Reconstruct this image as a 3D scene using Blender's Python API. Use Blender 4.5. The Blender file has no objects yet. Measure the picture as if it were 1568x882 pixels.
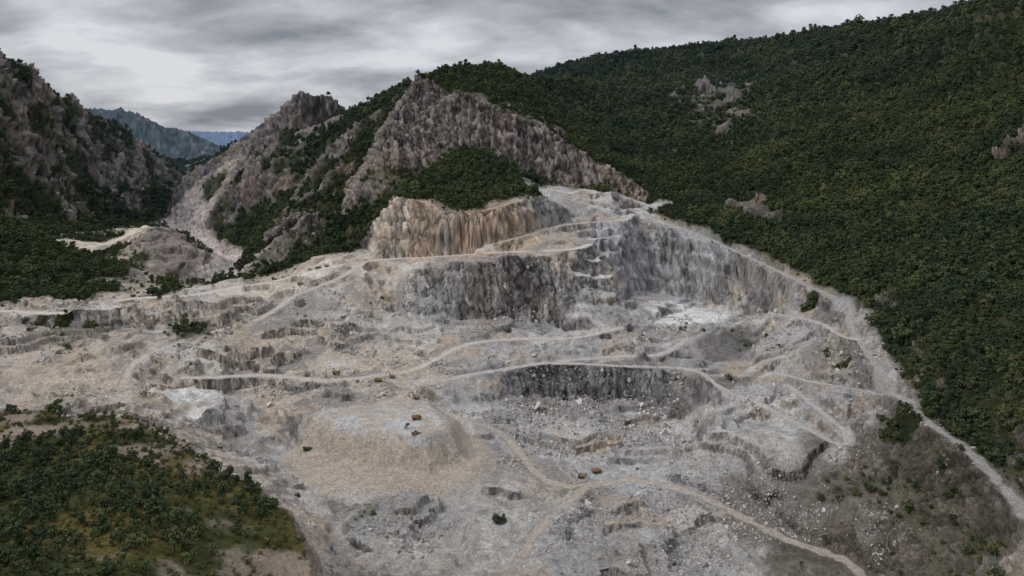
import bpy, math, time, bmesh
import numpy as np
from mathutils import Vector, Matrix
from mathutils.geometry import delaunay_2d_cdt
rng=np.random.default_rng(7)
F=1045.3; H=200.0
TAB=rng.random(65536).astype(np.float32)*2-1
def _h(ix,iy,iz=0,s=0):
    return TAB[((ix*73856093)^(iy*19349663)^(iz*83492791)^(s*2654435))&65535]
def n2(x,y,s=0):
    xi=np.floor(x);yi=np.floor(y);fx=(x-xi).astype(np.float32);fy=(y-yi).astype(np.float32)
    xi=xi.astype(np.int64);yi=yi.astype(np.int64)
    fx=fx*fx*(3-2*fx);fy=fy*fy*(3-2*fy)
    a=_h(xi,yi,0,s);b=_h(xi+1,yi,0,s);c=_h(xi,yi+1,0,s);d=_h(xi+1,yi+1,0,s)
    return (a+(b-a)*fx)*(1-fy)+(c+(d-c)*fx)*fy
def n3(x,y,z,s=0):
    zi=np.floor(z);fz=(z-zi).astype(np.float32);zi=zi.astype(np.int64);fz=fz*fz*(3-2*fz)
    xi=np.floor(x);yi=np.floor(y);fx=(x-xi).astype(np.float32);fy=(y-yi).astype(np.float32)
    xi=xi.astype(np.int64);yi=yi.astype(np.int64);fx=fx*fx*(3-2*fx);fy=fy*fy*(3-2*fy)
    def L(k):
        a=_h(xi,yi,k,s);b=_h(xi+1,yi,k,s);c=_h(xi,yi+1,k,s);d=_h(xi+1,yi+1,k,s)
        return (a+(b-a)*fx)*(1-fy)+(c+(d-c)*fx)*fy
    return L(zi)*(1-fz)+L(zi+1)*fz
def cell3(x,y,z,s=0):
    x0=np.floor(x-.5).astype(np.int64);y0=np.floor(y-.5).astype(np.int64);z0=np.floor(z-.5).astype(np.int64)
    d1=np.full(x.shape,9.,np.float32);d2=d1.copy();v=np.zeros(x.shape,np.float32)
    for i in (0,1):
        for j in (0,1):
            for k in (0,1):
                a,b,c=x0+i,y0+j,z0+k
                r=_h(a,b,c,s);r2=_h(a,b,c,s+1);r3=_h(a,b,c,s+2)
                d=np.sqrt((x-a-.5-.38*r)**2+(y-b-.5-.38*r2)**2+(z-c-.5-.38*r3)**2).astype(np.float32)
                m=d<d1;d2=np.where(m,d1,np.minimum(d2,d));v=np.where(m,_h(a,b,c,s+3),v);d1=np.where(m,d,d1)
    return v,d2-d1
def fbm(x,y,o=4,s=0,g=.5):
    r=0;a=1;t=0;c,sn=math.cos(.6),math.sin(.6)
    for i in range(o):
        r=r+a*n2(x,y,s+i);t+=a;a*=g
        x,y=(c*x-sn*y)*2.03+17.3,(sn*x+c*y)*2.03-9.1
    return r/t
def sm(x,a,b):
    t=np.clip((x-a)/(b-a),0,1);return t*t*(3-2*t)
# terrain break lines: image pixel x, y and assumed distance, unprojected to world points
Q=(0,1,1);QF=(0,3.5,1);QV=(.36,3,.7);R=(.34,16,0);FO=(1,10,0);FG=(.56,3,.3);LM=(.62,22,0);VA=(.5,5,.3);FAR=(.8,45,0)
LINES=[
(Q,[(960,322,1000),(1010,338,960),(1080,365,880),(1180,410,760),(1230,438,690),(1300,478,600),(1335,550,500),(1370,605,430),(1420,645,385),(1480,690,350),(1568,790,290),(1700,930,230)]),
((.75,4,.3),[(1010,325,985),(1090,353,893),(1195,396,772),(1250,425,700),(1335,474,602),(1362,545,500),(1395,592,432),(1500,684,352),(1600,775,290)]),
(FO,[(1568,600,360),(1450,540,440),(1400,470,540),(1300,400,730),(1200,350,900),(1100,300,1150),(1000,292,1180)]),
(FO,[(1750,500,360),(1568,500,430),(1450,400,600),(1400,350,750)]),
(FO,[(1568,300,700),(1450,250,900),(1300,200,1200),(1200,200,1330),(1100,200,1450),(1000,200,1500),(900,195,1550)]),
(FO,[(1568,150,1000),(1430,130,1250),(1300,100,1500),(1100,120,1800),(980,130,1950),(860,140,1950)]),
(FO,[(1900,-150,900),(1700,-80,1150),(1568,-25,1350),(1500,2,1450),(1470,8,1500),(1370,24,1650),(1280,39,1800),(1180,56,1950),(1030,70,2100),(960,76,2150),(870,92,2200),(830,105,2200)]),
(FO,[(950,252,1300),(880,205,1420),(835,160,1600)]),
(FO,[(650,119,1225),(690,98,1260),(735,109,1300),(760,98,1350),(800,111,1450),(815,114,1650)]),
((.5,8,0),[(637,113,1180),(700,140,1152),(760,162,1145),(840,194,1132),(900,238,1114),(960,277,1107),(1003,300,1095)]),
((.25,13,0),[(637,113,1180),(598,188,1130),(576,250,1080),(536,308,1035),(470,335,1010)]),
((.4,7,0),[(590,315,1010),(640,272,1073),(690,230,1110),(780,248,1118),(850,281,1100),(930,295,1080),(990,312,1075)]),
(FO,[(720,234,1060),(770,252,1020),(690,267,990),(625,290,930)]),
((.8,3,.2),[(800,289,940),(740,292,930),(700,297,915)]),
((.4,3,.6),[(598,312,880),(612,303,872),(650,312,856),(700,328,842),(745,324,846),(800,308,870),(832,302,900)]),
(QF,[(588,386,855),(650,389,838),(740,379,834),(830,360,857),(868,345,888)]),
(Q,[(585,397,840),(650,397,824),(740,390,818),(830,382,822),(905,373,832)]),
(QF,[(815,282,985),(870,290,985),(950,303,1000),(1000,318,1010)]),
(QF,[(815,294,965),(880,318,930),(940,328,940),(1000,332,960)]),
(Q,[(860,343,895),(900,339,905),(975,337,920),(1040,354,890),(1100,388,828),(1160,412,768),(1220,445,698),(1290,470,620)]),
(Q,[(905,345,885),(960,352,885)]),
(QF,[(915,385,855),(945,390,860),(960,440,864),(1000,450,875),(1080,465,826),(1150,476,782),(1195,476,725)]),
(Q,[(960,458,815),(1040,472,800),(1140,487,760),(1050,497,745),(980,500,745)]),
(QF,[(905,380,818),(930,420,795),(948,460,768),(965,492,742)]),
(QF,[(840,397,780),(760,400,762),(700,406,766),(640,410,784)]),
(QF,[(850,490,740),(760,482,746),(700,486,744),(640,505,718),(565,540,668),(520,560,628)]),
(QF,[(880,465,752),(835,440,765)]),
(Q,[(690,514,705),(720,521,692),(830,519,688),(940,508,715)]),
(QF,[(600,455,765),(500,480,735),(400,515,655),(330,510,640)]),
(Q,[(-150,495,640),(0,480,690),(150,465,720),(300,450,750),(350,440,775),(430,432,800),(500,405,840)]),
(Q,[(0,490,665),(150,482,675),(315,470,705),(430,470,725),(520,425,790)]),
(QV,[(0,517,645),(150,504,668),(310,496,695),(320,508,655)]),
(Q,[(-150,550,560),(0,550,590),(215,548,595),(190,590,555),(100,600,530)]),
(Q,[(440,572,600),(350,578,590),(250,580,575)]),
(Q,[(520,575,602),(600,575,610),(640,545,650),(690,560,640)]),
(Q,[(-100,625,470),(0,618,500),(120,625,490),(250,620,505),(300,650,480)]),
(QV,[(-150,480,720),(0,466,740),(150,455,770),(300,442,800),(345,433,830),(420,422,860),(480,398,900)]),
(VA,[(0,436,830),(150,416,900),(200,408,930)]),
(VA,[(230,430,900),(320,433,865),(370,425,930)]),
((.2,5,.85),[(195,350,1240),(240,354,1190),(280,372,1110),(310,395,1030),(330,422,920)]),
((.1,3,.85),[(200,400,1010),(250,425,930),(320,434,880)]),
((.0,2,.9),[(255,352,1330),(305,380,1180),(345,420,1000)]),
((0,2,.9),[(110,385,1060),(160,374,1130),(210,348,1300)]),
((.05,2.5,.8),[(360,415,1020),(352,395,1150),(318,366,1400),(290,350,1520),(268,338,1700)]),
(FO,[(-150,300,950),(0,330,1000),(60,360,1000),(110,388,990)]),
(FO,[(-200,380,800),(0,400,880),(80,400,930)]),
(FO,[(375,418,1060),(400,370,1150),(352,362,1300),(340,345,1450)]),
(FO,[(480,402,940),(540,372,925),(590,340,925)]),
(FO,[(470,352,1010),(540,335,985),(590,322,970)]),
((.42,15,0),[(328,338,1480),(345,300,1480),(385,250,1500),(430,205,1550),(449,192,1600)]),
((.0,12,0),[(449,192,1600),(454,150,1635),(465,138,1655),(490,129,1690),(518,135,1705),(531,160,1722)]),
((.6,10,0),[(531,168,1725),(560,158,1750),(600,142,1650),(640,120,1420)]),
((.25,13,0),[(440,214,1530),(460,198,1620),(492,194,1675),(531,190,1705)]),
((.8,9,0),[(500,230,1420),(460,290,1330),(420,345,1230)]),
(R,[(565,190,1360),(520,240,1250),(490,290,1180),(460,335,1120)]),
((.75,9,0),[(582,225,1260),(545,280,1150),(500,338,1085)]),
(LM,[(-500,-50,1200),(-200,0,1400),(0,75,1500),(45,95,1550),(80,135,1650),(130,163,1800),(200,208,2050),(260,243,2300),(330,285,2600)]),
(LM,[(-400,100,1100),(-150,180,1200),(0,200,1350),(100,258,1520),(200,280,1850),(300,305,2300)]),
((.75,18,0),[(-150,270,1100),(0,280,1230),(80,310,1380),(180,325,1600)]),
((.8,12,.1),[(-100,330,1080),(0,342,1150),(120,347,1400),(250,332,1800),(310,322,2050)]),
(FG,[(-200,640,380),(0,640,400),(100,634,405),(200,640,400),(245,665,380),(330,722,340),(390,745,325),(435,785,305),(470,840,285),(490,900,262)]),
(FG,[(-200,800,230),(0,882,210),(200,882,230),(350,882,250)]),
((.66,3,.3),[(0,750,290),(200,750,290),(330,800,285)]),
(Q,[(270,652,452),(345,695,430),(415,765,375),(500,882,312),(520,960,280)]),
(Q,[(-200,640,430),(0,640,455),(120,655,440),(200,640,450)]),
(Q,[(440,600,560),(480,632,510),(540,650,488),(600,660,474),(650,664,466),(690,655,482),(640,605,548),(560,592,572)]),
(Q,[(405,622,548),(450,674,497),(540,702,471),(600,718,456),(660,726,452),(718,703,471),(712,640,540)]),
(Q,[(450,715,465),(550,800,385),(600,882,345)]),
(Q,[(690,578,595),(740,570,612),(850,556,632),(960,560,615),(1060,571,598),(1110,600,562),(1160,622,525)]),
(QF,[(722,612,578),(780,608,600),(850,604,618),(960,613,606),(1045,632,574),(1060,667,516),(1065,700,480)]),
(Q,[(1090,640,508),(1090,670,470),(1150,700,445),(1200,720,430)]),
(Q,[(880,655,545),(900,700,492),(800,680,508)]),
(Q,[(1000,700,475),(1000,760,430),(1100,780,410),(900,780,415)]),
(Q,[(800,800,400),(800,882,350),(1000,882,350)]),
(QF,[(1200,775,408),(1250,828,374),(1330,888,332)]),
((.15,4,.9),[(1060,520,675),(1080,505,690),(1120,499,690),(1160,512,665),(1175,540,625)]),
(QF,[(1070,550,650),(1130,567,625)]),
(Q,[(1200,490,672),(1260,492,632),(1290,515,600)]),
(QV,[(1250,540,580),(1290,560,545),(1330,590,500)]),
(Q,[(1165,576,590),(1240,586,545),(1310,600,495)]),
(Q,[(1230,655,470),(1290,680,440),(1300,662,450)]),
((.46,7,.7),[(1300,740,398),(1400,700,378),(1450,790,325),(1400,882,305)]),
((.46,7,.7),[(1420,668,372),(1480,720,340),(1540,800,292)]),
((.5,7,.7),[(1500,800,305),(1568,870,262),(1650,960,215)]),
((.8,25,0),[(290,243,3500),(370,222,3500),(410,203,3500),(470,180,3500)]),
(FAR,[(60,150,5000),(115,158,5000),(150,155,5000),(185,152,5000),(230,172,5000),(270,186,5000),(300,206,5000),(340,226,5000)]),
]
V2=[];VZ=[];VA_=[];ED=[];key={}
def addp(u,Y,z,a):
    k=(round(u,4),round(Y,1))
    if k in key: return key[k]
    key[k]=len(V2);V2.append((u,math.log(Y)));VZ.append(z);VA_.append(a);return key[k]
for a,pts in LINES:
    pr=None
    for px,py,Y in pts:
        i=addp((px-784)/F,Y,H-Y*(py-215)/F,a)
        if pr is not None and pr!=i: ED.append((pr,i))
        pr=i
def W(X,Y,z,a): addp(X/Y,Y,z,a)
for X,Y,z in [(-900,1900,120),(-1300,2300,60),(-2400,2600,300),(-1500,3000,0),(-1100,2700,-5),(-800,2100,0),(-1250,2900,0),(-1900,2900,10),
  (-700,2000,5),(-900,2500,0),(-500,2300,150),(0,2600,300),(600,2900,350),(1500,2700,400),(-600,2800,180),(-800,3300,260),(-300,1900,200),
  (-1700,4000,0),(-2300,4300,0),(-3200,4200,100),(-1400,4200,60),(-1000,4500,200),(-1800,6000,0),(-2600,6500,50),(-3800,6500,200),(0,5000,250),(3000,5000,300),
  (-100,1700,260),(-200,1500,270)]: W(X,Y,z,(.8,10,0))
for Y in (12000,):
    for px,py in ((-300,190),(100,196),(250,199),(330,199),(410,200),(600,190),(1200,190),(2000,190)): W((px-784)/F*Y,Y,H-Y*(py-215)/F,(.8,40,0))
for Y,zl,zr in ((110,60,40),(160,70,45),(230,75,70),(350,60,130),(500,40,200),(700,60,300),(900,150,430),(1300,420,560),(2000,350,500),(3500,200,400),(7000,150,300),(20000,0,0)):
    W(-1.3*Y,Y,zl,(.8,8,0)); W(1.3*Y,Y,zr,(1,6,0))
for X,z in ((-70,62),(-30,20),(0,-5),(30,-10),(70,30)): W(X,112,z,(.3,2,.8))
W(0,220,-18,Q);W(60,230,-16,Q);W(-40,230,10,Q);W(0,9000,50,(.8,20,0));W(-3500,9000,50,(.8,20,0))
for u in (-.6,-.3,0,.5): W(u*20000,20000,-100,(.8,8,0))
res=delaunay_2d_cdt([Vector(v) for v in V2],ED,[],0,1e-6)
cv=np.array([tuple(v) for v in res[0]]);tris=[tuple(f) for f in res[2]];ov=res[3]
V2a=np.array(V2);VZa=np.array(VZ);VAa=np.array(VA_)
A=np.zeros((len(cv),4))
for i in range(len(cv)):
    if len(ov[i])>0: A[i,0]=VZa[ov[i][0]];A[i,1:]=VAa[ov[i][0]]
    else:
        d=np.hypot(*(V2a-cv[i]).T);o=np.argsort(d)[:4];w=1/(d[o]+1e-6)**2;w/=w.sum()
        A[i,0]=(VZa[o]*w).sum();A[i,1:]=(VAa[o]*w[:,None]).sum(0)
def seg(a,b,st): return list(np.exp(np.arange(math.log(a),math.log(b),st)))
Ys=np.array(seg(115,300,.004)+seg(300,1250,.0011)+seg(1250,2700,.0020)+seg(2700,19500,.008));Lr=np.log(Ys)
U=np.concatenate([np.linspace(-1.2,-.8,50)[:-1],np.linspace(-.8,.8,1060),np.linspace(.8,1.2,50)[1:]])
nr,nc=len(Ys),len(U)
G=np.zeros((nr,nc,4),np.float32);G[...,1]=.8;G[...,2]=5
for t in tris:
    p=cv[list(t)];a=A[list(t)]
    i0=max(0,np.searchsorted(Lr,p[:,1].min())-1);i1=min(nr,np.searchsorted(Lr,p[:,1].max())+1)
    j0=max(0,np.searchsorted(U,p[:,0].min())-1);j1=min(nc,np.searchsorted(U,p[:,0].max())+1)
    if i1<=i0 or j1<=j0: continue
    uu,ll=np.meshgrid(U[j0:j1],Lr[i0:i1])
    (x1,y1),(x2,y2),(x3,y3)=p
    det=(y2-y3)*(x1-x3)+(x3-x2)*(y1-y3)
    if abs(det)<1e-12: continue
    b1=((y2-y3)*(uu-x3)+(x3-x2)*(ll-y3))/det;b2=((y3-y1)*(uu-x3)+(x1-x3)*(ll-y3))/det;b3=1-b1-b2
    m=(b1>=-1e-6)&(b2>=-1e-6)&(b3>=-1e-6)
    v=b1[...,None]*a[0]+b2[...,None]*a[1]+b3[...,None]*a[2]
    G[i0:i1,j0:j1][m]=v[m]
def box(a,r,ax):
    a=np.moveaxis(a,ax,0);n=a.shape[0]
    p=np.concatenate([np.repeat(a[:1],r+1,0),a,np.repeat(a[-1:],r,0)],0).astype(np.float64)
    c=np.cumsum(p,0);o=(c[2*r+1:2*r+1+n]-c[:n])/(2*r+1)
    return np.moveaxis(o.astype(np.float32),0,ax)
def blur(a,r,c,k=2):
    for _ in range(k): a=box(box(a,r,0),c,1)
    return a
YY,UU=np.meshgrid(Ys,U,indexing='ij');XX=UU*YY
g1=blur(G,2,2,2);g2=blur(G,16,12,2)
natw=np.clip(1-g2[...,3:4]*1.6,0,1)*.8*(sm(g2[...,1:2],.7,.95))
G=g1*(1-natw)+g2*natw
G[...,1]=g2[...,1]*.5+g1[...,1]*.5
s_=np.clip(YY/700,.5,3)
wk=np.where(YY>1400,.45,1)
w1=fbm(XX/(50*s_),YY/(50*s_),4,50)*.010*wk;w2=fbm(XX/(50*s_),YY/(50*s_),4,60)*.016
fi=np.interp((np.log(YY)+w2).ravel(),Lr,np.arange(nr)).reshape(nr,nc);fj=np.interp((UU+w1).ravel(),U,np.arange(nc)).reshape(nr,nc)
def bil(a,fi,fj):
    i=np.clip(fi.astype(int),0,nr-2);j=np.clip(fj.astype(int),0,nc-2);a_=(fi-i);b_=(fj-j)
    if a.ndim==3:a_=a_[...,None];b_=b_[...,None]
    return ((a[i,j]*(1-a_)+a[i+1,j]*a_)*(1-b_)+(a[i,j+1]*(1-a_)+a[i+1,j+1]*a_)*b_).astype(np.float32)
G=bil(G,fi,fj)
Z=G[...,0].copy();VEG=G[...,1].copy();RUG=G[...,2].copy();QR=np.clip(G[...,3],0,1)
def hit(px,py):
    u=(px-784)/F;s=(py-215)/F
    j=int(np.interp(u,U,np.arange(nc)));col=(H-Z[:,j])/Ys
    k=np.nonzero((col<=s)&(Ys>200))[0]
    if len(k)==0: return None
    k=k[0];return (u*Ys[k],Ys[k],float(Z[k,j]))
def normals(X,Y,Z):
    P=np.stack([X,Y,Z],-1).astype(np.float32)
    du=np.gradient(P,axis=1);dv=np.gradient(P,axis=0)
    n=np.cross(du,dv);n/=np.linalg.norm(n,axis=-1,keepdims=True)+1e-9
    return n*np.sign(n[...,2:3]+1e-9)
med=fbm(XX/28,YY/28,4,95)
def ell(px,py,rx,ry,a=.5,b=1.15,k=.6):
    h=hit(px,py);return 1-sm(np.hypot((XX-h[0])/rx,(YY-h[1])/ry)+med*k,a,b)
def pdist(P):
    D=np.full(XX.shape,1e9,np.float32)
    for a,b in zip(P[:-1],P[1:]):
        a=np.array(a,float);b=np.array(b,float);d=b-a
        t=np.clip(((XX-a[0])*d[0]+(YY-a[1])*d[1])/(d@d),0,1);D=np.minimum(D,np.hypot(XX-a[0]-t*d[0],YY-a[1]-t*d[1]))
    return D
# valley masks (world metres)
valz=sm(YY,850,900)*(XX<-330)*sm(QR,.35,.5)*(YY<2100)
river=(1-sm(pdist([(-405,930),(-430,1080),(-495,1230),(-605,1400),(-720,1530),(-870,1780),(-900,2050)])+med*14,30,50))*valz
heap=(1-sm(pdist([(-600,1180),(-560,1110),(-490,1010),(-440,920)])+med*22,30,48))*valz*(1-river)
pale=(1-sm(pdist([(-690,1060),(-675,1140),(-655,1230),(-690,1300)])+med*24,32,52))*valz
# relief
def ridg(x,y,s): return 1-np.abs(fbm(x,y,2,s))*2.4
N0=normals(XX,YY,blur(Z,6,6,1));st0=sm(N0[...,2],.93,.75)
r1=ridg(XX/170+YY/400,YY/230,1)-.45;r2=ridg(XX/70,YY/90,5)-.45;r3=ridg(XX/30,YY/34,9)-.45
f4=fbm(XX/14,YY/14,3,20)
moundm=ell(596,655,74,60,.88,1.1,.1)
terr=.18+np.maximum(ell(925,385,60,60),.5*ell(1060,420,80,60))
Z+=RUG*(.6*r1+.45*r2+.3*r3+.22*f4)*(.35+.65*sm(RUG,1,8))
# pinnacled limestone crests
rugw=sm(RUG,10.5,13.5)
pk=rugw>.03
px_=XX[pk]+18*n2(XX[pk]/40,YY[pk]/40,300);py_=YY[pk]+18*n2(XX[pk]/40,YY[pk]/40,301)
p1,e1=cell3(px_/42,py_/55,px_*0,310);p2,e2=cell3(px_/17,py_/22,px_*0,320)
pin=np.zeros_like(Z);pin[pk]=(p1*14*sm(e1,0,.25)-5*(1-sm(e1,0,.2))+p2*7-3*(1-sm(e2,0,.2)));Z+=pin*rugw*np.where(YY>2600,0,1)
Z+=heap*(8+5*r3)-river*5
qz=sm(QR,.5,.9)
stp=17.;ph=(Z+7*fbm(XX/50,YY/50,3,150)+.06*XX)/stp;fr=ph-np.floor(ph)
Zt=Z+stp*(sm(fr,.38,.8)-fr)*.85
Z=Z+(Zt-Z)*(qz*st0*sm(Z,2,14))*np.clip(terr,0,1)
bil_=np.abs(fbm(XX/48,YY/48,2,160));b2_=np.abs(fbm(XX/19,YY/19,3,165));b3_=fbm(XX/8,YY/8,3,170)
fl=qz*(1-.5*st0)*(1-.93*moundm)
rgh=.2+.8*sm(fbm(XX/90,YY/90,2,172)+.15*sm(XX,-150,0),-.1,.3)
Z+=fl*(-9*(bil_-.2)+ -5.5*(b2_-.2)+2.0*b3_)*rgh
lv=fbm(XX/60,YY/45,3,174);Z+=fl*(3.6+2.2*sm(XX,-120,-220))*(sm(lv,-.02,.02)+sm(lv,.22,.25)-.8)*(1-st0)
rill=n2(XX/5+YY/60,YY/55,176);Z+=qz*st0*rill*.7*(1-moundm)
f5=fbm(XX/5,YY/5,3,30);Z+=f5*(.25+.5*rgh+.5*sm(RUG,1,4))*np.clip(700/YY,.2,1)*(1-.8*moundm)
ROADS=[(5.2,(.44,.42,.40),[(960,322),(1010,338),(1080,365),(1130,388),(1180,410),(1240,440),(1290,460),(1303,474),(1300,490),(1312,515),(1340,560),(1373,603),(1420,645),(1480,690),(1530,735),(1568,790),(1600,840)]),
(4.5,(.60,.57,.54),[(1373,606),(1310,600),(1240,586),(1190,573),(1165,577)]),
(4.5,(.60,.57,.54),[(1195,482),(1250,494),(1290,515),(1312,520)]),
(6,(.57,.53,.49),[(690,580),(760,568),(850,554),(940,548),(1010,541),(1050,520)]),
(5,(.57,.53,.49),[(850,557),(960,560),(1060,571),(1110,597),(1160,620),(1230,655),(1285,680),(1297,664),(1250,622),(1205,590)]),
(8,(.70,.63,.56),[(-80,488),(0,481),(100,472),(200,462),(300,451),(360,440),(430,431),(500,407),(590,398),(660,395),(760,390),(870,381),(903,375)]),
(6,(.60,.53,.46),[(190,592),(200,562),(240,538),(330,509),(400,487),(450,457),(520,424),(560,403)]),
(7,(.62,.56,.51),[(280,580),(400,578),(500,578),(600,577),(650,560),(715,525),(800,521),(880,516),(950,502)]),
(5.5,(.53,.46,.39),[(600,582),(680,630),(760,660),(790,690),(830,730),(880,746),(960,737),(1040,745),(1120,785),(1200,825),(1290,865),(1340,900)]),
(5,(.53,.46,.39),[(800,850),(830,800),(870,770),(900,746),(935,739)]),
(4,(.60,.54,.47),[(-60,442),(0,436),(60,431),(130,417),(190,407)]),
(5,(.62,.56,.50),[(735,382),(800,362),(860,345),(960,336)]),
(9,(.70,.62,.52),[(120,380),(165,374),(200,362),(208,350)]),
]
RC=np.zeros((nr,nc,3),np.float32);RW=np.zeros((nr,nc),np.float32)
def cat(P):
    P=np.array(P);o=[]
    for i in range(len(P)-1):
        p0=P[max(i-1,0)];p1=P[i];p2=P[i+1];p3=P[min(i+2,len(P)-1)]
        for t in np.arange(0,1,.25):
            o.append(.5*((2*p1)+(-p0+p2)*t+(2*p0-5*p1+4*p2-p3)*t*t+(-p0+3*p1-3*p2+p3)*t**3))
    o.append(P[-1]);return np.array(o)
hR=[[h for h in (hit(*p) for p in pts) if h] for _,_,pts in ROADS]
for (wd,col,pts),hp in zip(ROADS,hR):
    P=cat(hp);wv=wd*(1+P[:,1].mean()/3000)
    zc=P[:,2].copy()
    for _ in range(8): zc[1:-1]=(zc[:-2]+2*zc[1:-1]+zc[2:])/4
    D=np.full((nr,nc),1e9,np.float32);ZZ=np.zeros((nr,nc),np.float32)
    for i in range(len(P)-1):
        a,b=P[i,:2],P[i+1,:2];d=b-a;l2=d@d
        if l2<1e-6: continue
        i0=np.searchsorted(Ys,min(a[1],b[1])-25);i1=np.searchsorted(Ys,max(a[1],b[1])+25)
        us=[a[0]/a[1],b[0]/b[1]];mg=30/min(a[1],b[1])
        j0=np.searchsorted(U,min(us)-mg);j1=np.searchsorted(U,max(us)+mg)
        x=XX[i0:i1,j0:j1];y=YY[i0:i1,j0:j1]
        t=np.clip(((x-a[0])*d[0]+(y-a[1])*d[1])/l2,0,1)
        dd=np.hypot(x-a[0]-t*d[0],y-a[1]-t*d[1]);z=zc[i]+(zc[i+1]-zc[i])*t
        m=dd<D[i0:i1,j0:j1]
        D[i0:i1,j0:j1][m]=dd[m];ZZ[i0:i1,j0:j1][m]=z[m]
    w=1-sm(D,wv*.55,wv*.55+5);Z=Z*(1-w)+ZZ*w
    Dn=D+f5*1.8+b3_*1.2
    rw=(1-sm(Dn,wv*.36,wv*.66));RC=RC*(1-rw[...,None])+np.array(col,np.float32)*rw[...,None];RW=np.maximum(RW,rw)
Zb=blur(Z,3,3,1);N=normals(XX,YY,Zb)
steep=sm(N[...,2],.86,.64)*(1-RW)
nat=1-QR
amp=steep*(1.4+.16*np.clip(RUG,0,20))*np.clip(YY/500,.5,2.0)*(1-.9*moundm)
sc=np.clip(YY/800,.6,1.4)
d=(1-np.abs(n3(XX/(9*sc),YY/(14*sc),Z/(60*sc),70))*2)*1.1+n3(XX/(20*sc),YY/(20*sc),(Z+.25*XX)/(7*sc),72)*.45
m=steep>.03
cA=np.zeros((nr,nc),np.float32);cB=cA.copy();cE=cA.copy();cE+=1
xs,ys,zs,ss=XX[m],YY[m],Z[m],sc[m]
wx=n3(xs/14,ys/14,zs/14,180)*3;wz=n3(xs/14,ys/14,zs/14,181)*3
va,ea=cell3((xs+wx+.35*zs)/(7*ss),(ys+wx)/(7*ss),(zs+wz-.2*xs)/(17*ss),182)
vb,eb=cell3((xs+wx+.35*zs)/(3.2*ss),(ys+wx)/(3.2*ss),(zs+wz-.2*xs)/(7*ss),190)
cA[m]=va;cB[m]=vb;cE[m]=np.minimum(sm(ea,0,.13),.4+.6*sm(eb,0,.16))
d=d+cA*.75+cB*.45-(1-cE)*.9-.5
X3=XX+N[...,0]*d*amp;Y3=YY+N[...,1]*d*amp;Z3=Z+N[...,2]*d*amp
# vegetation
fgm=sm(YY,480,400)*(XX<-60)
slo=sm(N[...,2],.80,.58)
vn=fbm(XX/45,YY/45,4,80);rid=.5*r1+.6*r2+.5*r3
VE=VEG+vn*.45-rugw*(rid*.85-.03)-slo*np.where(VEG>.9,.25,.5-.22*rugw)+fgm*.45*fbm(XX/22,YY/22,3,83)
VE=VE*(1-valz)+valz*(.56+vn*.5-river-.5*heap-pale)
VE=np.where((QR>.75)&(valz<.3),np.minimum(VE,.3),VE)
hw=sm(VEG,.85,1)*(1-rugw);VE=VE+hw*.15
outc=np.zeros_like(Z)
for px,py,rx,ry in [(1092,166,68,52),(1150,322,46,34),(1075,130,24,38),(1550,228,34,20)]:
    h=hit(px,py)
    e=np.hypot((XX-h[0])/(rx*h[1]/F),(YY-h[1])/(ry*h[1]/F*2.2))+fbm(XX/30,YY/30,4,85)*.9
    o=1-sm(e,.5,1.15);outc=np.maximum(outc,o);VE-=o*(.79+rid*.45+vn*.6);Z3+=o*(12*r3+9*cB+11*np.abs(n2(XX/16,YY/30,86)))
for px,py,r_ in [(1385,642,15),(300,702,9),(765,795,4),(60,488,10),(95,492,9),(472,688,4),(1290,560,9),(1240,470,7)]:
    h=hit(px,py);VE=np.maximum(VE,.72*(1-sm(np.hypot(XX-h[0],YY-h[1])/r_+med*.8,.6,1.2)))
VE-=RW*2
veg=sm(VE,.42,.56)
def C(r,g,b): return np.array([r,g,b],np.float32)
def mix(a,b,t): return a*(1-t[...,None])+b*t[...,None]
big=fbm(XX/110,YY/110,4,90);fin=fbm(X3/5+Z3/9,Y3/5,3,99);vf=n3(X3/1.6,Y3/1.6,Z3/1.6,101)
warm=sm(big*.9-(XX+20)/420+.35*med+(YY>760)*.2,-.3,.55)
q=mix(C(.425,.41,.40),C(.54,.465,.385),warm)
q=mix(q,C(.24,.23,.225),sm(med+.6*fin,.1,.34)*.7)
q=mix(q,C(.66,.63,.60),sm(fbm(XX/40,YY/40,5,105),.12,.3)*.58)
q=mix(q,C(.49,.38,.275),sm(fbm(XX/33,YY/33,4,106),.18,.38)*.55)
trk=1-sm(np.abs(fbm(XX/75,YY/60,2,210)),.006,.03);q=mix(q,C(.64,.59,.54),trk*.4*(1-st0))
q=q*(1+(.22*rill+.12*n2(XX/2.2+YY/60,YY/40,177))*st0)[...,None]
qf=mix(C(.32,.305,.295),C(.54,.47,.395),sm(n3(X3/30,Y3/30,Z3/16,107)+warm*.7-.3,-.35,.45))
streak=n3(X3/5,Y3/5,Z3/45,109)*.6+n3(X3/14,Y3/14,(Z3+.3*X3)/3.5,110)*.5
qf=qf*((1+streak*.42+.22*cA+.16*cB)*(.58+.42*cE))[...,None]  # cE term paints crevice shade into the quarry face colour
q=mix(q,qf,steep)
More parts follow.
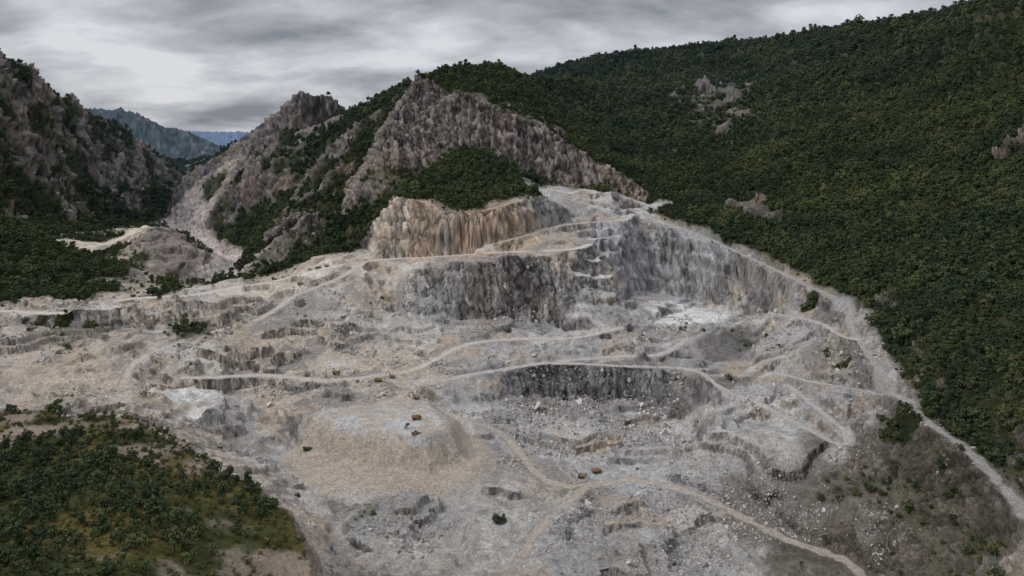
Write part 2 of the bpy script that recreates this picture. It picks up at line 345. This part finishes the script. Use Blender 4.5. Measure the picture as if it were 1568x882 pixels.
BL=[
(650,340,45,30,(.58,.44,.33),.75),(760,345,70,35,(.58,.42,.29),.7),(615,340,14,30,(.62,.54,.45),.7),
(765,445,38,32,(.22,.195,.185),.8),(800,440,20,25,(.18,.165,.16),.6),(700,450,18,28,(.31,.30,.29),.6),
(1040,400,100,60,(.38,.38,.39),.93),(940,380,35,30,(.46,.455,.46),.7),(1150,440,60,20,(.29,.28,.275),.6),
(1050,482,75,34,(.80,.79,.78),.9),(1100,488,40,15,(.80,.79,.78),.7),
(270,600,38,22,(.78,.75,.72),.85),(300,640,14,30,(.76,.74,.71),.8),(90,575,70,25,(.56,.47,.38),.6),
(480,415,35,20,(.74,.67,.60),.8),(430,440,60,18,(.66,.59,.51),.7),
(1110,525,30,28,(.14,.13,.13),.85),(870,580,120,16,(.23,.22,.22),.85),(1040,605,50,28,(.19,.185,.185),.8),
(870,625,60,30,(.25,.238,.233),.75),(930,690,20,12,(.42,.33,.25),.7),(960,650,24,10,(.36,.27,.21),.6),
(450,700,55,35,(.39,.385,.38),.8),(700,820,50,40,(.54,.50,.45),.6),(470,470,35,40,(.24,.22,.21),.55),
(1000,720,60,30,(.48,.47,.465),.6),(1170,670,35,25,(.50,.49,.48),.6),(640,450,40,30,(.41,.40,.395),.6),(570,500,45,35,(.52,.48,.44),.6),
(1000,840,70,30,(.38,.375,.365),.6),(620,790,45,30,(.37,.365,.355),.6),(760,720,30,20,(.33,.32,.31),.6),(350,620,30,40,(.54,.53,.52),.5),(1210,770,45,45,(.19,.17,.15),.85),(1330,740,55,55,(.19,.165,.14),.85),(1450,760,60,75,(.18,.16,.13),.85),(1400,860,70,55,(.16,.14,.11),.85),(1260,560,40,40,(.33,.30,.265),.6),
(60,450,90,20,(.38,.33,.26),.6)]
for px,py,rx,ry,c,s in BL:
    e=ell(px,py,rx,ry,.5,1.2,.8)
    if (px,py)==(1050,482): e=e*(1-steep)
    q=mix(q,C(*c)*((1+(.35*streak+.22*cA+.15*cB)*steep+.25*rill*st0)*(.6+.4*cE)*(1+.25*fin))[...,None],e*s)  # patches get the same painted shade in the cracks, via cE
q=mix(q,C(.52,.46,.435)*(1+.5*fin+.3*med)[...,None],river*.9)
q=mix(q,C(.20,.17,.155)*(1+.3*fin+.4*r3)[...,None],heap*.85)
q=mix(q,C(.62,.53,.42)*(1+.4*fin+.3*med)[...,None],pale*.85)
sd_=sm(Z,-9,-6);q=mix(q,mix(C(.50,.425,.345),mix(C(.53,.47,.405),C(.58,.57,.56),sm(fbm(XX/20,YY/12,3,111),.0,.3)),sd_),moundm*.92)
q=q*(1+.2*vf+.22*fin)[...,None]
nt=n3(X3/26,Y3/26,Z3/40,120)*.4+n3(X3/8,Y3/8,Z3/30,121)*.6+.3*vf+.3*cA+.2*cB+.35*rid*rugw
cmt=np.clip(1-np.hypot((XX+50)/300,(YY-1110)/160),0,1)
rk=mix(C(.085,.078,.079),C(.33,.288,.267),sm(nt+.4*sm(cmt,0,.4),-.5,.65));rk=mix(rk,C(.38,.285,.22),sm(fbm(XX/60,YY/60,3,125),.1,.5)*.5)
rk=rk*((1+.42*n3(X3/22,Y3/22,(Z3+.45*X3)/4.5,126))*(.42+.58*cE)*(1-.3*outc))[...,None]  # cE darkens natural rock cracks: crevice shading held in the colour
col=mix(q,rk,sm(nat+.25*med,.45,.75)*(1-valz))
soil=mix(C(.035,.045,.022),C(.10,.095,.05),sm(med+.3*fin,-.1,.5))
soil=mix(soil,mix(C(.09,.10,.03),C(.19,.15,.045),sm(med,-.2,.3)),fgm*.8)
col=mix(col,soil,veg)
gr=sm(VE+fin*.3,.2,.42)*(1-veg);col=mix(col,C(.11,.11,.06),gr*.6)
fs=fgm*(1-veg)*sm(VEG,.2,.4);col=mix(col,C(.40,.31,.235)*(1+.45*fin+.3*med)[...,None],fs*.7)
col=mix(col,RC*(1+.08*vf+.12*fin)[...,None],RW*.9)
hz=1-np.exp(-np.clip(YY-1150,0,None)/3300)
col=mix(col,mix(C(.065,.10,.145),C(.13,.20,.31),sm(YY,4500,9000)),hz*.93)  # aerial haze painted into the terrain colour, growing with distance
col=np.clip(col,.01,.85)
# mesh
def link(o): bpy.context.scene.collection.objects.link(o);return o
me=bpy.data.meshes.new('terrain');nv=nr*nc
me.vertices.add(nv);me.vertices.foreach_set('co',np.stack([X3,Y3,Z3],-1).astype(np.float32).ravel())
idx=np.arange(nv).reshape(nr,nc)
quad=np.stack([idx[:-1,:-1],idx[:-1,1:],idx[1:,1:],idx[1:,:-1]],-1).reshape(-1,4)
me.loops.add(quad.size);me.polygons.add(len(quad))
me.loops.foreach_set('vertex_index',quad.ravel().astype(np.int32));me.polygons.foreach_set('loop_start',(np.arange(len(quad))*4).astype(np.int32))
me.polygons.foreach_set('use_smooth',np.ones(len(quad),bool))
me.update(calc_edges=True)
ca=me.attributes.new('Col','FLOAT_COLOR','POINT');ca.data.foreach_set('color',np.concatenate([col,np.ones((nr,nc,1))],-1).astype(np.float32).ravel())
def mat(name):
    m=bpy.data.materials.new(name);m.use_nodes=True;nt=m.node_tree;b=nt.nodes['Principled BSDF'];b.inputs['Roughness'].default_value=.95
    b.inputs['Specular IOR Level'].default_value=.15;return m,nt,b
m,nt_,b=mat('terrain_rock');nd=nt_.nodes;lk=nt_.links
at=nd.new('ShaderNodeAttribute');at.attribute_name='Col'
ge=nd.new('ShaderNodeNewGeometry');n_=nd.new('ShaderNodeTexNoise');n_.inputs['Scale'].default_value=.7;n_.inputs['Detail'].default_value=5;n_.inputs['Roughness'].default_value=.75
lk.new(ge.outputs['Position'],n_.inputs['Vector'])
mr=nd.new('ShaderNodeMapRange');mr.inputs[1].default_value=.3;mr.inputs[2].default_value=.7;mr.inputs[3].default_value=.52;mr.inputs[4].default_value=1.42
lk.new(n_.outputs[0],mr.inputs[0])
vm=nd.new('ShaderNodeVectorMath');vm.operation='SCALE';lk.new(at.outputs['Color'],vm.inputs[0]);lk.new(mr.outputs[0],vm.inputs['Scale'])
lk.new(vm.outputs[0],b.inputs['Base Color'])
n2_=nd.new('ShaderNodeTexNoise');n2_.inputs['Scale'].default_value=.3;n2_.inputs['Detail'].default_value=6;n2_.inputs['Roughness'].default_value=.78;lk.new(ge.outputs['Position'],n2_.inputs['Vector'])
bp=nd.new('ShaderNodeBump');bp.inputs['Strength'].default_value=1;bp.inputs['Distance'].default_value=3;lk.new(n2_.outputs[0],bp.inputs['Height']);lk.new(bp.outputs[0],b.inputs['Normal'])
me.materials.append(m);ter=link(bpy.data.objects.new('terrain',me))
# prototypes
def build(name,vs,fs,mats,mi=None):
    me=bpy.data.meshes.new(name);me.from_pydata([tuple(v) for v in vs],[],fs)
    for k in mats: me.materials.append(k)
    if mi: me.polygons.foreach_set('material_index',mi)
    me.update();return bpy.data.objects.new(name,me)
def leafmat(name,c1,c2,c3):
    m,nt,b=mat(name);nd=nt.nodes;lk=nt.links
    oi=nd.new('ShaderNodeObjectInfo');cr=nd.new('ShaderNodeValToRGB');cr.color_ramp.elements[0].color=(*c1,1);cr.color_ramp.elements[1].color=(*c3,1)
    e=cr.color_ramp.elements.new(.55);e.color=(*c2,1)
    ge=nd.new('ShaderNodeNewGeometry');n=nd.new('ShaderNodeTexNoise');n.inputs['Scale'].default_value=.010;n.inputs['Detail'].default_value=3;lk.new(ge.outputs['Position'],n.inputs['Vector'])
    ad=nd.new('ShaderNodeMath');ad.operation='MULTIPLY_ADD';ad.inputs[1].default_value=.7;lk.new(oi.outputs['Random'],ad.inputs[0])
    s2=nd.new('ShaderNodeMath');s2.operation='MULTIPLY_ADD';s2.inputs[1].default_value=2.2;s2.inputs[2].default_value=-.98;lk.new(n.outputs[0],s2.inputs[0]);lk.new(s2.outputs[0],ad.inputs[2])
    lk.new(ad.outputs[0],cr.inputs[0])
    sp=nd.new('ShaderNodeSeparateXYZ');lk.new(ge.outputs['Position'],sp.inputs[0])
    hz=nd.new('ShaderNodeMapRange');hz.inputs[1].default_value=1100;hz.inputs[2].default_value=5000;hz.inputs[3].default_value=0;hz.inputs[4].default_value=.85;lk.new(sp.outputs[1],hz.inputs[0])  # distance haze, blended into the leaf base colour below
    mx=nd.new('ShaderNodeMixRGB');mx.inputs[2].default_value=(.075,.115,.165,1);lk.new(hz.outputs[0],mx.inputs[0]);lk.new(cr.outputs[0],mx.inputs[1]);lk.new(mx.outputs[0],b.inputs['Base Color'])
    return m
mleaf=leafmat('foliage',(.03,.05,.028),(.06,.084,.038),(.115,.132,.052))
mshr=leafmat('shrub_foliage',(.036,.05,.026),(.064,.08,.033),(.13,.12,.05))
mbark,_,b=mat('bark');b.inputs['Base Color'].default_value=(.09,.07,.055,1)
def tree(name,seed,h,rad,base,nb,nl,ls,lm):
    r=np.random.default_rng(seed);vs=[];fs=[];mi=[]
    def cone(p,q,ra,rb):
        p=np.array(p,float);q=np.array(q,float);d=q-p;d/=np.linalg.norm(d);a=np.cross(d,[.3,.9,.1]);a/=np.linalg.norm(a);c=np.cross(d,a);k=len(vs)
        for o,rr in((p,ra),(q,rb)):
            for i in range(5): t=i*2*math.pi/5;vs.append(o+rr*(math.cos(t)*a+math.sin(t)*c))
        for i in range(5): fs.append((k+i,k+(i+1)%5,k+5+(i+1)%5,k+5+i));mi.append(1)
    cone((0,0,-1),(0,0,h*.75),.035*h,.012*h)
    cen=[]
    for i in range(nb):
        t=r.random()*2*math.pi;zz=base+(h-base)*(.12+.8*r.random());k=math.sin(math.pi*min(1,max(.12,(zz-base)/(h-base))*.85+.12))
        rr=rad*.72*k*math.sqrt(r.random());cen.append(np.array([rr*math.cos(t),rr*math.sin(t),zz]))
        if i<5: cone((0,0,zz*.5),cen[-1]*[.9,.9,.95],.014*h,.005*h)
    for c in cen:
        br=rad*(.34+.2*r.random())
        for _ in range(nl):
            d=r.normal(size=3);d[2]=d[2]*.8+.25;d/=np.linalg.norm(d);p=c+d*br*(.75+.35*r.random())*[1,1,.8]
            n=d+r.normal(size=3)*.55;n/=np.linalg.norm(n);a=np.cross(n,r.normal(size=3));a/=np.linalg.norm(a);bb=np.cross(n,a);s=ls*(.6+.8*r.random());k=len(vs)
            vs.extend([p+a*s,p+bb*s*.7,p-a*s,p-bb*s*.7]);fs.append((k,k+1,k+2,k+3));mi.append(0)
    return build(name,vs,fs,[lm,mbark],mi)
def coll(name,obs):
    c=bpy.data.collections.new(name)
    for o in obs:c.objects.link(o)
    return c
ctree=coll('tree_kinds',[tree('broadleaf_tree_kind',11+i,[8.5,7.5,9.5,7,8][i],[3.6,3.9,3.5,3.3,4.2][i],[1.8,1.2,2.2,1,1.5][i],11,24,.68,mleaf) for i in range(5)])
cshr=coll('shrub_kinds',[tree('shrub_kind',31+i,[2.2,2.8,1.8,3.2][i],[1.5,1.4,1.7,1.5][i],.15,8,30,.24,mshr) for i in range(4)])
mrock,nt_,b=mat('boulder_stone');nd=nt_.nodes;lk=nt_.links;oi=nd.new('ShaderNodeObjectInfo');cr=nd.new('ShaderNodeValToRGB');cr.color_ramp.elements[0].color=(.18,.17,.165,1);cr.color_ramp.elements[1].color=(.54,.51,.48,1)
lk.new(oi.outputs['Random'],cr.inputs[0]);lk.new(cr.outputs[0],b.inputs['Base Color'])
def rock(seed):
    r=np.random.default_rng(seed);bm=bmesh.new()
    for _ in range(14): bm.verts.new(tuple(np.clip(r.normal(size=3)*.5,-.6,.6)*[1,.8,.65]))
    bmesh.ops.convex_hull(bm,input=bm.verts)
    me=bpy.data.meshes.new('boulder_kind');bm.to_mesh(me);bm.free();me.materials.append(mrock);return bpy.data.objects.new('boulder_kind',me)
crock=coll('boulder_kinds',[rock(50+i) for i in range(6)])
def scatter(name,P,S,I,rot,c):
    n=len(P);me=bpy.data.meshes.new(name);me.vertices.add(n);me.vertices.foreach_set('co',P.astype(np.float32).ravel())
    for nm,ty,at_,v in(('scl','FLOAT_VECTOR','vector',S),('rot','FLOAT_VECTOR','vector',rot)):
        me.attributes.new(nm,ty,'POINT').data.foreach_set(at_,v.astype(np.float32).ravel())
    me.attributes.new('idx','INT','POINT').data.foreach_set('value',I.astype(np.int32))
    o=link(bpy.data.objects.new(name,me));g=bpy.data.node_groups.new(name,'GeometryNodeTree')
    g.interface.new_socket('Geometry',in_out='INPUT',socket_type='NodeSocketGeometry');g.interface.new_socket('Geometry',in_out='OUTPUT',socket_type='NodeSocketGeometry')
    N=g.nodes;L=g.links;gi=N.new('NodeGroupInput');go=N.new('NodeGroupOutput');ip=N.new('GeometryNodeInstanceOnPoints');ci=N.new('GeometryNodeCollectionInfo')
    ci.inputs['Collection'].default_value=c;ci.inputs['Separate Children'].default_value=True;ci.inputs['Reset Children'].default_value=True
    def na(nm,t): a=N.new('GeometryNodeInputNamedAttribute');a.data_type=t;a.inputs['Name'].default_value=nm;return a.outputs['Attribute']
    er=N.new('FunctionNodeEulerToRotation');L.new(na('rot','FLOAT_VECTOR'),er.inputs[0])
    L.new(gi.outputs[0],ip.inputs['Points']);L.new(ci.outputs[0],ip.inputs['Instance']);ip.inputs['Pick Instance'].default_value=True
    L.new(na('idx','INT'),ip.inputs['Instance Index']);L.new(er.outputs[0],ip.inputs['Rotation']);L.new(na('scl','FLOAT_VECTOR'),ip.inputs['Scale']);L.new(ip.outputs[0],go.inputs[0])
    md=o.modifiers.new('scatter','NODES');md.node_group=g;return o
def cand(Y0,Y1,sp):
    ny=int((Y1-Y0)/sp);out=[]
    for k in range(ny):
        yv=Y0+k*sp;n=int(1.66*yv/sp);xs=(np.arange(n)+.5)*sp-.83*yv
        out.append(np.stack([xs+rng.uniform(-.5,.5,n)*sp*.95,yv+rng.uniform(-.5,.5,n)*sp*.95],-1))
    P=np.concatenate(out);fi=np.interp(np.log(P[:,1]),Lr,np.arange(nr));fj=np.interp(P[:,0]/P[:,1],U,np.arange(nc));return P,fi,fj
samp=bil
# slopes turned far away from the valley carry no modelled trees
elv=(Z-H)/YY;hor=np.maximum.accumulate(elv,0);dep=(hor-elv)*YY
Rn=rng.random
P_=[];S_=[]
for Y0,Y1,sp,s in((205,500,4.6,.55),(500,800,5.0,.78),(800,1350,5.8,.9),(1350,2700,8.4,1.2),(2700,4100,15,1.8)):
    P,fi,fj=cand(Y0,Y1,sp);v=samp(VE,fi,fj);st=samp(steep,fi,fj);n=len(P);fg=samp(fgm.astype(np.float32),fi,fj);vz=samp(valz.astype(np.float32),fi,fj)
    k=(v>.5+.06*rng.normal(size=n)+fg*.16)&(Rn(n)>st*.6)&(Rn(n)>np.maximum(fg*.5,vz*.4))&(samp(dep,fi,fj)<20+.008*P[:,1])
    z=samp(Z3,fi,fj)-.4
    P_.append(np.column_stack([P[k],z[k]]));ss=s*np.exp(rng.normal(size=k.sum())*.27)*(1-.35*vz[k]);S_.append(np.column_stack([ss*(1+.15*rng.normal(size=k.sum())),ss,ss*(.9+.3*Rn(k.sum()))]))
P=np.concatenate(P_);S=np.concatenate(S_);n=len(P)
scatter('forest',P,S,rng.integers(0,5,n),np.column_stack([Rn(n)*.1,Rn(n)*.1,Rn(n)*6.28]),ctree)
P_=[];S_=[]
for Y0,Y1,sp,s in((205,500,2.4,.7),(500,1250,4.5,1.1)):
    P,fi,fj=cand(Y0,Y1,sp);v=samp(VE,fi,fj);n=len(P);rw=samp(RW,fi,fj)
    pr=sm(v,.16,.6)*.4+.0004;k=(Rn(n)<pr)&(rw<.05)
    z=samp(Z3,fi,fj)-.15;P_.append(np.column_stack([P[k],z[k]]));ss=s*np.exp(rng.normal(size=k.sum())*.45)*np.where(P[k,0]>60,1.45,1);S_.append(np.column_stack([ss,ss,ss*.85]))
P=np.concatenate(P_);S=np.concatenate(S_);n=len(P)
scatter('shrubs',P,S,rng.integers(0,4,n),np.column_stack([Rn(n)*.1,Rn(n)*.1,Rn(n)*6.28]),cshr)
P_=[];S_=[]
rub=fbm(XX/24,YY/24,4,140)
for px,py,rr in((870,625,50),(820,650,45),(960,640,45),(760,700,30),(480,710,30),(620,800,30),(1050,800,40),(430,590,25),(900,790,25),(1150,760,30)):
    h=hit(px,py);rub+=.6*(1-sm(np.hypot(XX-h[0],(YY-h[1])/1.1)/rr+med*.5,.4,1.1))
rub-=2*moundm
for Y0,Y1,sp,s in((290,480,1.3,.75),(480,780,1.8,1.15)):
    P,fi,fj=cand(Y0,Y1,sp);r_=samp(rub,fi,fj);qq=samp(QR,fi,fj);rw=samp(RW,fi,fj);n=len(P)
    k=(Rn(n)<sm(r_,.1,.55)*.8*qq+.003)&(rw<.1)&(qq>.5)&(r_>-1)
    z=samp(Z3,fi,fj);m_=k.sum();ss=s*np.exp(rng.normal(size=m_)*.5)*.95;P_.append(np.column_stack([P[k],z[k]+.1*ss]));S_.append(np.column_stack([ss,ss,ss]))
P=np.concatenate(P_);S=np.concatenate(S_);n=len(P)
scatter('boulder_rubble',P,S,rng.integers(0,6,n),np.column_stack([Rn(n)*6,Rn(n)*6,Rn(n)*6]),crock)
# machines
def pm(name,c,r=.6):
    m,_,b=mat(name);b.inputs['Base Color'].default_value=(*c,1);b.inputs['Roughness'].default_value=r;return m
MY=pm('dusty_orange_paint',(.30,.17,.07));MK=pm('rubber_and_steel',(.04,.037,.034));MG=pm('cab_glass',(.03,.04,.05),.2);MD=pm('worn_steel',(.18,.16,.14))
class B:
    def __init__(s): s.bm=bmesh.new()
    def _m(s,r,mi):
        for v in r['verts']:
            for f in v.link_faces: f.material_index=mi
    def box(s,c,d,mi,ry=0,tx=1,tz=1):
        r=bmesh.ops.create_cube(s.bm,size=1)
        for v in r['verts']:
            if v.co.z>0: v.co.x*=tx;v.co.y*=tz
        bmesh.ops.transform(s.bm,verts=r['verts'],matrix=Matrix.Translation(c)@Matrix.Rotation(ry,4,'Y')@Matrix.Diagonal((*d,1)));s._m(r,mi)
    def cyl(s,c,rad,w,mi):
        r=bmesh.ops.create_cone(s.bm,cap_ends=True,segments=14,radius1=rad,radius2=rad,depth=w)
        bmesh.ops.transform(s.bm,verts=r['verts'],matrix=Matrix.Translation(c)@Matrix.Rotation(math.pi/2,4,'X'));s._m(r,mi)
    def done(s,name,pos,yaw,sc):
        me=bpy.data.meshes.new(name);s.bm.to_mesh(me);s.bm.free()
        for k in(MY,MK,MG,MD): me.materials.append(k)
        o=link(bpy.data.objects.new(name,me));o.location=pos;o.rotation_euler=(0,0,yaw);o.scale=(sc,)*3
def excavator(p,yaw):
    b=B()
    for y in(-1.2,1.2):
        b.box((0,y,.5),(3.6,.6,.9),1)
        for x in(-1.8,1.8): b.cyl((x,y,.5),.46,.62,1)
    b.box((0,0,.95),(1.6,1.9,.3),3);b.box((-.5,0,1.75),(3.2,2.6,1.2),0,0,.95,.95);b.box((-2.3,0,1.75),(.8,2.5,1.3),3,0,.8,.9)
    b.box((1.05,.8,2.3),(1.5,.95,1.7),0,0,.8,.9);b.box((1.3,.8,2.5),(1.2,1.0,1.0),2,0,.85,.9);b.box((-.4,-.5,2.5),(1.2,.9,.4),3)
    b.box((2.6,-.2,3.1),(3.6,.45,.6),0,-.75);b.box((5.0,-.2,4.1),(2.8,.42,.5),0,.2);b.box((6.6,-.2,2.6),(.35,.36,3.0),0,-.15)
    b.box((3.2,-.2,4.15),(1.8,.16,.16),3,-.3);b.box((6.5,-.2,.9),(1.1,1.2,1.0),3,.3,.6)
    b.done('excavator',p,yaw,1.0)
def truck(p,yaw):
    b=B()
    for x in(-2.6,-1.1,2.6):
        for y in(-1.25,1.25): b.cyl((x,y,.85),.85,.7,1);b.cyl((x,y*1.02,.85),.4,.72,3)
    b.box((0,0,1.2),(7.6,1.2,.5),1);b.box((3.1,0,1.75),(2.0,2.5,.9),0);b.box((2.7,.0,2.75),(1.5,2.3,1.3),0,0,.8,.92);b.box((3.0,0,2.85),(1.15,2.34,.65),2,0,.8,.93)
    b.box((-1.3,0,2.0),(5.2,2.3,.3),0,.05)
    for y in(-1.45,1.45): b.box((-1.3,y,2.7),(5.6,.15,1.4),0,.05,1.08)
    b.box((1.5,0,2.7),(.15,2.9,1.5),0,.2);b.box((2.3,0,3.6),(1.6,2.8,.12),0);b.box((-1.4,0,2.75),(4.8,2.6,.9),3,.05,.6,.5)
    b.done('haul_truck',p,yaw,.85)
def loader(p,yaw):
    b=B()
    for x in(-1.7,1.7):
        for y in(-1.2,1.2): b.cyl((x,y,.85),.85,.65,1);b.cyl((x,y*1.02,.85),.4,.67,3)
    b.box((-1.6,0,1.7),(3.0,1.8,1.1),0,0,.9,.9);b.box((.2,0,2.4),(1.4,1.5,1.9),0,0,.85,.9);b.box((.25,0,2.7),(1.46,1.56,.9),2,0,.9,.92);b.box((1.4,0,1.3),(2.0,1.2,.7),0)
    for y in(-.6,.6): b.box((2.7,y,1.4),(2.6,.2,.4),0,.3)
    b.box((4.2,0,.8),(1.1,3.0,1.1),3,.3,.55);b.done('wheel_loader',p,yaw,.9)
for px,py,f,yw in((515,574,truck,.1),(579,586,truck,3.0),(600,578,excavator,2.6),(637,611,excavator,2.7),(638,643,truck,.3),(636,667,loader,.2),(890,732,excavator,2.9),(914,725,truck,.2),(220,605,loader,.4),(460,437,truck,.3),(487,412,truck,.5),(500,409,excavator,2.8)):
    h=hit(px,py);a,b_=np.interp(math.log(h[1]),Lr,np.arange(nr)),np.interp(h[0]/h[1],U,np.arange(nc))
    zz=float(bil(Z3,np.array([a]),np.array([b_]))[0]);f((h[0],h[1],zz+.1),yw)
# sky & light
w=bpy.data.worlds.new('World');bpy.context.scene.world=w;w.use_nodes=True;nt=w.node_tree;nd=nt.nodes;lk=nt.links;bg=nd['Background'];out=nd['World Output']
sky=nd.new('ShaderNodeTexSky');sky.sky_type='NISHITA';sky.sun_disc=False;sky.sun_elevation=math.radians(42);sky.sun_rotation=math.radians(-105)
lk.new(sky.outputs[0],bg.inputs[0]);bg.inputs[1].default_value=.08
tc=nd.new('ShaderNodeTexCoord');sp=nd.new('ShaderNodeSeparateXYZ');lk.new(tc.outputs['Generated'],sp.inputs[0])
def M(op,a,b=None,c=None):
    n=nd.new('ShaderNodeMath');n.operation=op
    for i,v in enumerate((a,b,c)):
        if v is None: continue
        if isinstance(v,(int,float)): n.inputs[i].default_value=v
        else: lk.new(v,n.inputs[i])
    return n.outputs[0]
zc=M('MAXIMUM',sp.outputs[2],0.0);dn=M('ADD',zc,.26);cx=M('DIVIDE',sp.outputs[0],dn);cy=M('DIVIDE',sp.outputs[1],dn)
cb=nd.new('ShaderNodeCombineXYZ');lk.new(M('MULTIPLY',cx,2.3),cb.inputs[0]);lk.new(M('MULTIPLY',cy,3.0),cb.inputs[1]);cb.inputs[2].default_value=5.1
na_=nd.new('ShaderNodeTexNoise');na_.inputs['Scale'].default_value=.85;na_.inputs['Detail'].default_value=9;na_.inputs['Roughness'].default_value=.53;na_.inputs['Distortion'].default_value=.2;lk.new(cb.outputs[0],na_.inputs['Vector'])
cr=nd.new('ShaderNodeValToRGB');E=cr.color_ramp.elements
E[0].position=.34;E[0].color=(.22,.235,.27,1);E[1].position=.67;E[1].color=(.72,.73,.77,1);e=E.new(.5);e.color=(.43,.445,.485,1)
lk.new(na_.outputs[0],cr.inputs[0])
br=nd.new('ShaderNodeMapRange');br.inputs[1].default_value=.25;br.inputs[2].default_value=.9;br.inputs[3].default_value=1;br.inputs[4].default_value=2.4;lk.new(zc,br.inputs[0])
b2=nd.new('ShaderNodeBackground');lk.new(cr.outputs[0],b2.inputs[0]);lk.new(br.outputs[0],b2.inputs[1])
ms=nd.new('ShaderNodeMixShader');ms.inputs[0].default_value=.92;lk.new(bg.outputs[0],ms.inputs[1]);lk.new(b2.outputs[0],ms.inputs[2]);lk.new(ms.outputs[0],out.inputs[0])
sd=bpy.data.lights.new('sun','SUN');sd.energy=1.5;sd.angle=math.radians(10);sd.color=(1,.955,.89);so=link(bpy.data.objects.new('sun',sd))
az=math.radians(-105);el=math.radians(42);dv=Vector((math.sin(az)*math.cos(el),math.cos(az)*math.cos(el),math.sin(el)));so.rotation_euler=dv.to_track_quat('Z','Y').to_euler()
cd=bpy.data.cameras.new('camera');cd.lens=24;cd.sensor_width=36;cd.shift_y=-(441-215)/1568;cd.clip_start=1;cd.clip_end=60000
co=link(bpy.data.objects.new('camera',cd));co.location=(0,0,H);co.rotation_euler=(math.pi/2,0,0);bpy.context.scene.camera=co
s=bpy.context.scene;s.view_settings.view_transform='Standard';s.view_settings.look='None';s.view_settings.exposure=0
